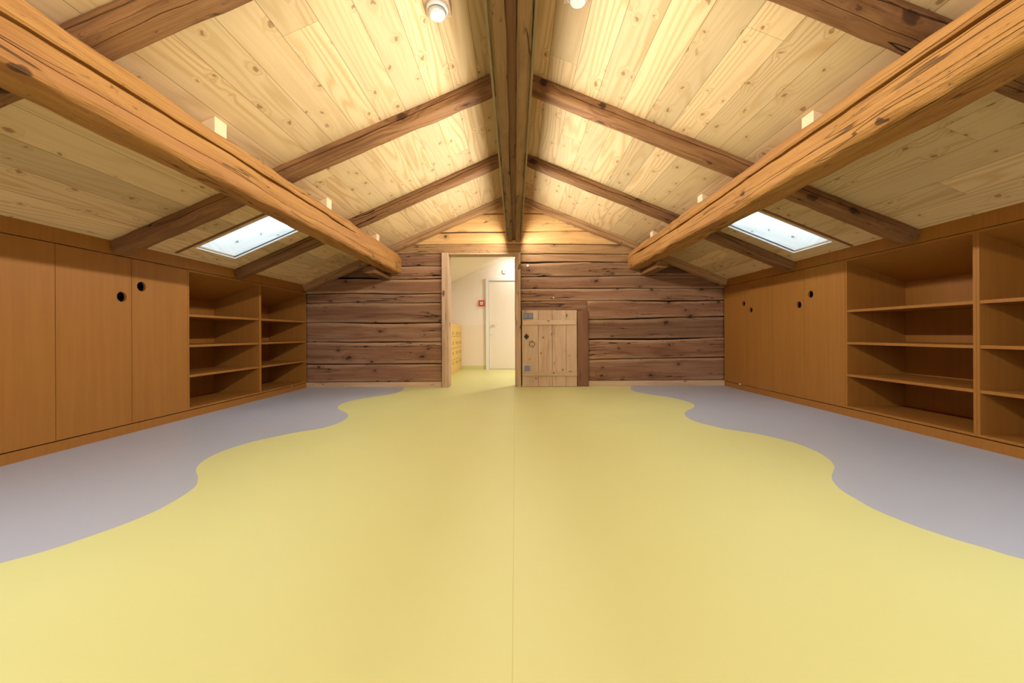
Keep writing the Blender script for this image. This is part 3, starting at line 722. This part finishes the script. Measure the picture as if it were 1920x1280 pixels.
# plinths and fascia boards
for sx, nm in ((-1, 'left'), (1, 'right')):
    zt = ZTL if sx < 0 else ZTR
    o = boxobj('trim_%d' % (1 if sx < 0 else 2), (sx * (FX + 0.004), sx * (FX + 0.022), Y_FRONT, Y_BACK - 0.014, 0.0, 0.070), M['cab']); o['kind'] = 'structure'
    m = MB(); zc_ = roof(sx * FX)
    P = [(FX, zt + 0.004), (FX + 0.02, zt + 0.004), (FX + 0.02, roof(sx * (FX + 0.02)) - 0.0005), (FX, zc_ - 0.0005)]
    a = [m.bm.verts.new((sx * p[0], Y_FRONT, p[1])) for p in P]; b = [m.bm.verts.new((sx * p[0], Y_BACK - 0.01, p[1])) for p in P]
    m.face(a); m.face(b)
    for i in range(4): m.face([a[i], a[(i + 1) % 4], b[(i + 1) % 4], b[i]])
    o = m.build('trim_%d' % (3 if sx < 0 else 4), M['cab']); o['kind'] = 'structure'

# ------------------------------------------------------------------ sockets and switches
def socket(x, y, z, w, h, label, n=1, axis='y', name='wall_socket', cat='socket', mat='sock', ins='sockd', well=True):
    t = thing(name, label, cat, (x, y, z))
    boxobj('plate', (x - w / 2, x + w / 2, y - 0.010, y, z - h / 2, z + h / 2), M[mat], t, bev=0.002)
    for i in range(n):
        cx = x - w / 2 + w * (i + 0.5) / n
        m = MB(); s_ = min(w / n, h) * 0.36; m.box(cx - s_, cx + s_, y - 0.0125, y - 0.009, z - s_, z + s_); m.build('insert', M[ins], t)
        if name == 'wall_socket' and well:
            m = MB(); m.cyl((cx, y - 0.0130, z), (0, 1, 0), s_ * 0.75, s_ * 0.75, 0.002, 20); m.build('socket_well', M['black'], t)
    return t
socket(-3.43, 6.0245, 1.083, 0.085, 0.085, 'small dark grey socket inside the left shelf unit, top compartment by the log wall')
socket(0.195, Y_BACK - 0.034, 1.060, 0.150, 0.088, 'dark grey double switch plate at the top corner of the old plank door', 2, name='switch_plate', cat='switch', ins='sockl')
socket(0.176, Y_BACK - 0.034, 0.273, 0.082, 0.086, 'blue-grey square socket low on the old plank door', 1, name='wall_socket', mat='sockb', ins='sockb', well=False)
for x, z, r, lb in ((0.192, 1.815, 0.016, 'small white disc standing for light through a gap in the log wall beside the doorway head'), (0.578, 1.334, 0.009, 'tiny white disc standing for a light leak in the log wall above the old plank door')):
    m = MB(); m.cyl((x, Y_BACK - 0.014, z), (0, 1, 0), r, r, 0.03, 20)  # white disc in place of light shining through the logs
    tag(m.build('light_leak_disc', M['whitep']), lb, 'light leak')

# ------------------------------------------------------------------ doorway frame
t = thing('door_frame', 'rough light-brown timber frame around the open doorway', 'door frame', (-0.5, Y_BACK, 0))
timber('post', (-1.045, 6.125, 0), (-1.045, 6.125, 2.005), (0, -1, 0), 0.105, 0.25, 0.008, M['post'], t, seed=301, amp=0.004, n=48, wane=0.004)
timber('post', (0.042, 6.125, 0), (0.042, 6.125, 2.005), (0, -1, 0), 0.088, 0.25, 0.008, M['post'], t, seed=305, amp=0.004, n=48, wane=0.004)
boxobj('head', (-0.99, -0.003, 6.02, 6.245, 1.985, 2.006), M['post'], t, ax='x', off=4, bev=0.002)

# ------------------------------------------------------------------ old plank door beside the doorway
t = thing('door_1', loc=(0.51, Y_BACK, 0), kind='structure')
yF = Y_BACK - 0.034
xs = [0.100, 0.345, 0.553, 0.760, 0.923]
for i in range(4):
    boxobj('plank', (xs[i] + 0.0018, xs[i + 1] - 0.0018, yF, Y_BACK + 0.02, 0.004, 1.142), M['plank'], t, off=30 * i + 31, bev=0.0015)
boxobj('batten', (0.115, 0.905, yF - 0.014, yF + 0.001, 0.925, 0.992), M['plank'], t, ax='x', off=171, bev=0.004)
boxobj('batten', (0.100, 0.923, yF - 0.014, yF + 0.001, 0.160, 0.233), M['plank'], t, ax='x', off=192, bev=0.004)
timber('door_post', (1.014, Y_BACK + 0.03, 0), (1.014, Y_BACK + 0.03, 1.13), (0, -1, 0), 0.165, 0.12, 0.008, M['brown'], t, seed=331, amp=0.004)
m = MB()
dm = [(0, 0.052), (0.014, 0.026), (0.034, 0.012), (0.034, -0.012), (0.014, -0.026), (0, -0.052), (-0.014, -0.026), (-0.034, -0.012), (-0.034, 0.012), (-0.014, 0.026)]
fa = [m.bm.verts.new((0.168 + a, yF - 0.006, 0.750 + b)) for a, b in dm]; fb = [m.bm.verts.new((0.168 + a, yF, 0.750 + b)) for a, b in dm]
m.face(fa); m.face(fb)
for i in range(10): m.face([fa[i], fa[(i + 1) % 10], fb[(i + 1) % 10], fb[i]])
esc = m.build('keyhole_plate', M['black'], t)
m = MB(); m.cyl((0.168, yF - 0.0075, 0.755), (0, 1, 0), 0.007, 0.007, 0.004, 16); m.box(0.165, 0.171, yF - 0.0075, yF - 0.004, 0.735, 0.755); m.build('keyhole', M['slot'], t)
m = MB(); m.torus((0.2516, yF - 0.014, 0.639), (0, 1, 0.1), 0.040, 0.0045); m.cyl((0.2516, yF - 0.02, 0.680), (0, 1, 0), 0.008, 0.010, 0.022, 16); m.build('ring_handle', M['iron'], t)

# ------------------------------------------------------------------ corridor beyond the doorway
YC = 9.06
def cl(x): return H + 1.77 - 0.42 * abs(x)
mb = MB()
XW0, XW1 = -1.95, 2.3
xs_ = [XW0, -1.0, 0.0, 1.0, XW1]
for i in range(4):
    a, b = xs_[i], xs_[i + 1]
    mb.face([(a, YC, 0.995), (b, YC, 0.995), (b, YC, cl(b)), (a, YC, cl(a))], mi=0)
    mb.face([(a, YC, 0.0), (b, YC, 0.0), (b, YC, 0.995), (a, YC, 0.995)], mi=1)
mb.box(XW0, XW1, YC + 0.002, YC + 0.08, 0, 1.4, mi=0)
tag(mb.build('wall_corridor_end', [M['cream'], M['lower_cream']]), kind='structure')
for nm, x in (('wall_corridor_left', XW0), ('wall_corridor_right', XW1)):
    o = boxobj(nm, (x - 0.03, x + 0.03, Y_BACK + 0.24, YC, 0, 1.9), M['cream']); o['kind'] = 'structure'
mb = MB()
for i in range(4):
    a, b = xs_[i], xs_[i + 1]
    V = [(a, Y_BACK + 0.2, cl(a)), (b, Y_BACK + 0.2, cl(b)), (b, YC, cl(b)), (a, YC, cl(a))]
    mb.face(V); mb.face([(p[0], p[1], p[2] + 0.05) for p in V])
tag(mb.build('ceiling_corridor', M['cream']), kind='structure')
boxobj('wall_corridor_near', (-0.98 - 0.97, -1.0, Y_BACK + 0.235, Y_BACK + 0.25, 0, 1.7), M['cream'])['kind'] = 'structure'
boxobj('baseboard_corridor', (-1.21, -0.665, YC - 0.006, YC - 0.0005, 0.0, 0.085), M['yellow'])['kind'] = 'structure'
# corridor door
t = thing('door_2', loc=(-0.15, YC, 0), kind='structure')
m = MB(); m.box(-0.655, -0.585, YC - 0.05, YC - 0.001, 0, 2.055); m.box(-0.585, 0.35, YC - 0.05, YC - 0.001, 1.985, 2.055); m.box(0.35, 0.42, YC - 0.05, YC - 0.001, 0, 2.055)
m.build('frame', M['whitep'], t)
boxobj('leaf', (-0.580, 0.345, YC - 0.022, YC - 0.004, 0.008, 1.981), M['doorp'], t)
m = MB(); m.cyl((-0.525, YC - 0.034, 0.80), (0, 1, 0), 0.026, 0.026, 0.012); m.cyl((-0.525, YC - 0.030, 0.985), (0, 1, 0), 0.024, 0.024, 0.008)
m.build('lock_plate', M['whitep'], t)
m = MB(); m.cyl((-0.525, YC - 0.075, 0.985), (0, 1, 0), 0.009, 0.009, 0.05, 16); m.cyl((-0.525, YC - 0.072, 0.985), (1, 0, 0), 0.010, 0.009, 0.125, 16); m.build('handle', M['steel'], t)
# lockers
t = thing('locker_bank', 'ochre-yellow locker bank with rows of small doors in the corridor', 'lockers', (-1.4, 8.0, 0))
m = MB(); m.box(-1.76, -1.226, 6.9, YC - 0.02, 0, 0.995); m.build('carcass', M['locker'], t)
yy = 6.92
cols = [(6.92, 7.22), (7.22, 7.54), (7.54, 7.96), (7.96, 8.36), (8.36, 8.58), (8.58, 8.79), (8.79, 9.02)]
hy = {2: 7.84, 3: 8.26, 4: 8.43, 5: 8.69, 6: 8.89}
for ci, (a, b) in enumerate(cols):
    for ri in range(4):
        z0 = 0.06 + ri * 0.23
        d = boxobj('door', (-1.225, -1.210, a + 0.003, b - 0.003, z0 + 0.003, z0 + 0.227), M['locker'], t)
        h0 = hy.get(ci, (a + b) / 2); zc_ = 0.22 + ri * 0.197
        boxobj('finger_slot', (-1.2112, -1.209, h0 - 0.020, h0 + 0.020, zc_ - 0.030, zc_ + 0.030), M['slot'], d, bev=0.0)
# fire alarm call point, detector box
t = thing('fire_alarm_box', 'square red fire alarm call point on the cream corridor wall', 'fire alarm', (-0.752, YC, 1.485))
boxobj('housing', (-0.818, -0.686, YC - 0.035, YC - 0.001, 1.418, 1.550), M['red'], t, bev=0.004)
boxobj('glass_panel', (-0.786, -0.718, YC - 0.038, YC - 0.034, 1.452, 1.516), M['whitep'], t)
m = MB(); m.cyl((-0.752, YC - 0.040, 1.484), (0, 1, 0), 0.011, 0.011, 0.003, 16)
for a in (-1, 1): m.face([(-0.752 + a * 0.028, YC - 0.0395, 1.484 + 0.009), (-0.752 + a * 0.028, YC - 0.0395, 1.484 - 0.009), (-0.752 + a * 0.014, YC - 0.0395, 1.484)])
m.build('press_mark', M['black'], t)
t = thing('sounder_box', 'small white wall box with a dark slot above the corridor door', 'alarm sounder', (-0.235, YC, 2.19))
boxobj('housing', (-0.275, -0.195, YC - 0.045, YC - 0.001, 2.150, 2.235), M['whitep'], t, bev=0.004)
boxobj('slot', (-0.258, -0.212, YC - 0.0465, YC - 0.044, 2.192, 2.202), M['sock'], t)
# corridor lamp (washes the end wall) and an added, unseen fill lamp further right
t = thing('wall_spotlight', 'bright spotlight at the right under the corridor ceiling', 'lamp', (0.02, 8.62, 2.44))
m = MB(); m.cyl((0.02, 8.60, 2.42), (0, 0, 1), 0.04, 0.04, 0.09, 24); m.build('housing', M['whitep'], t)
m = MB(); m.cyl((0.02, 8.60, 2.415), (0, 0, 1), 0.036, 0.036, 0.004, 24); m.build('diffuser', M['lampglass'], t)
area('spot_light', (0.0, -0.02, -0.03), (math.radians(28), 0, 0), 0.07, 0.07, 9, (1.0, 0.95, 0.88), t)
t = thing('unseen_fill_lamp', 'added corridor fill lamp out of sight beyond the doorway', 'lamp', (1.0, 7.6, 2.05))
boxobj('housing', (0.7, 1.3, 7.3, 7.9, 2.00, 2.05), M['whitep'], t)
area('corridor_fill_light', (0.0, 0.0, -0.06), (0, 0, 0), 0.5, 0.5, 52, (1.0, 0.93, 0.84), t)
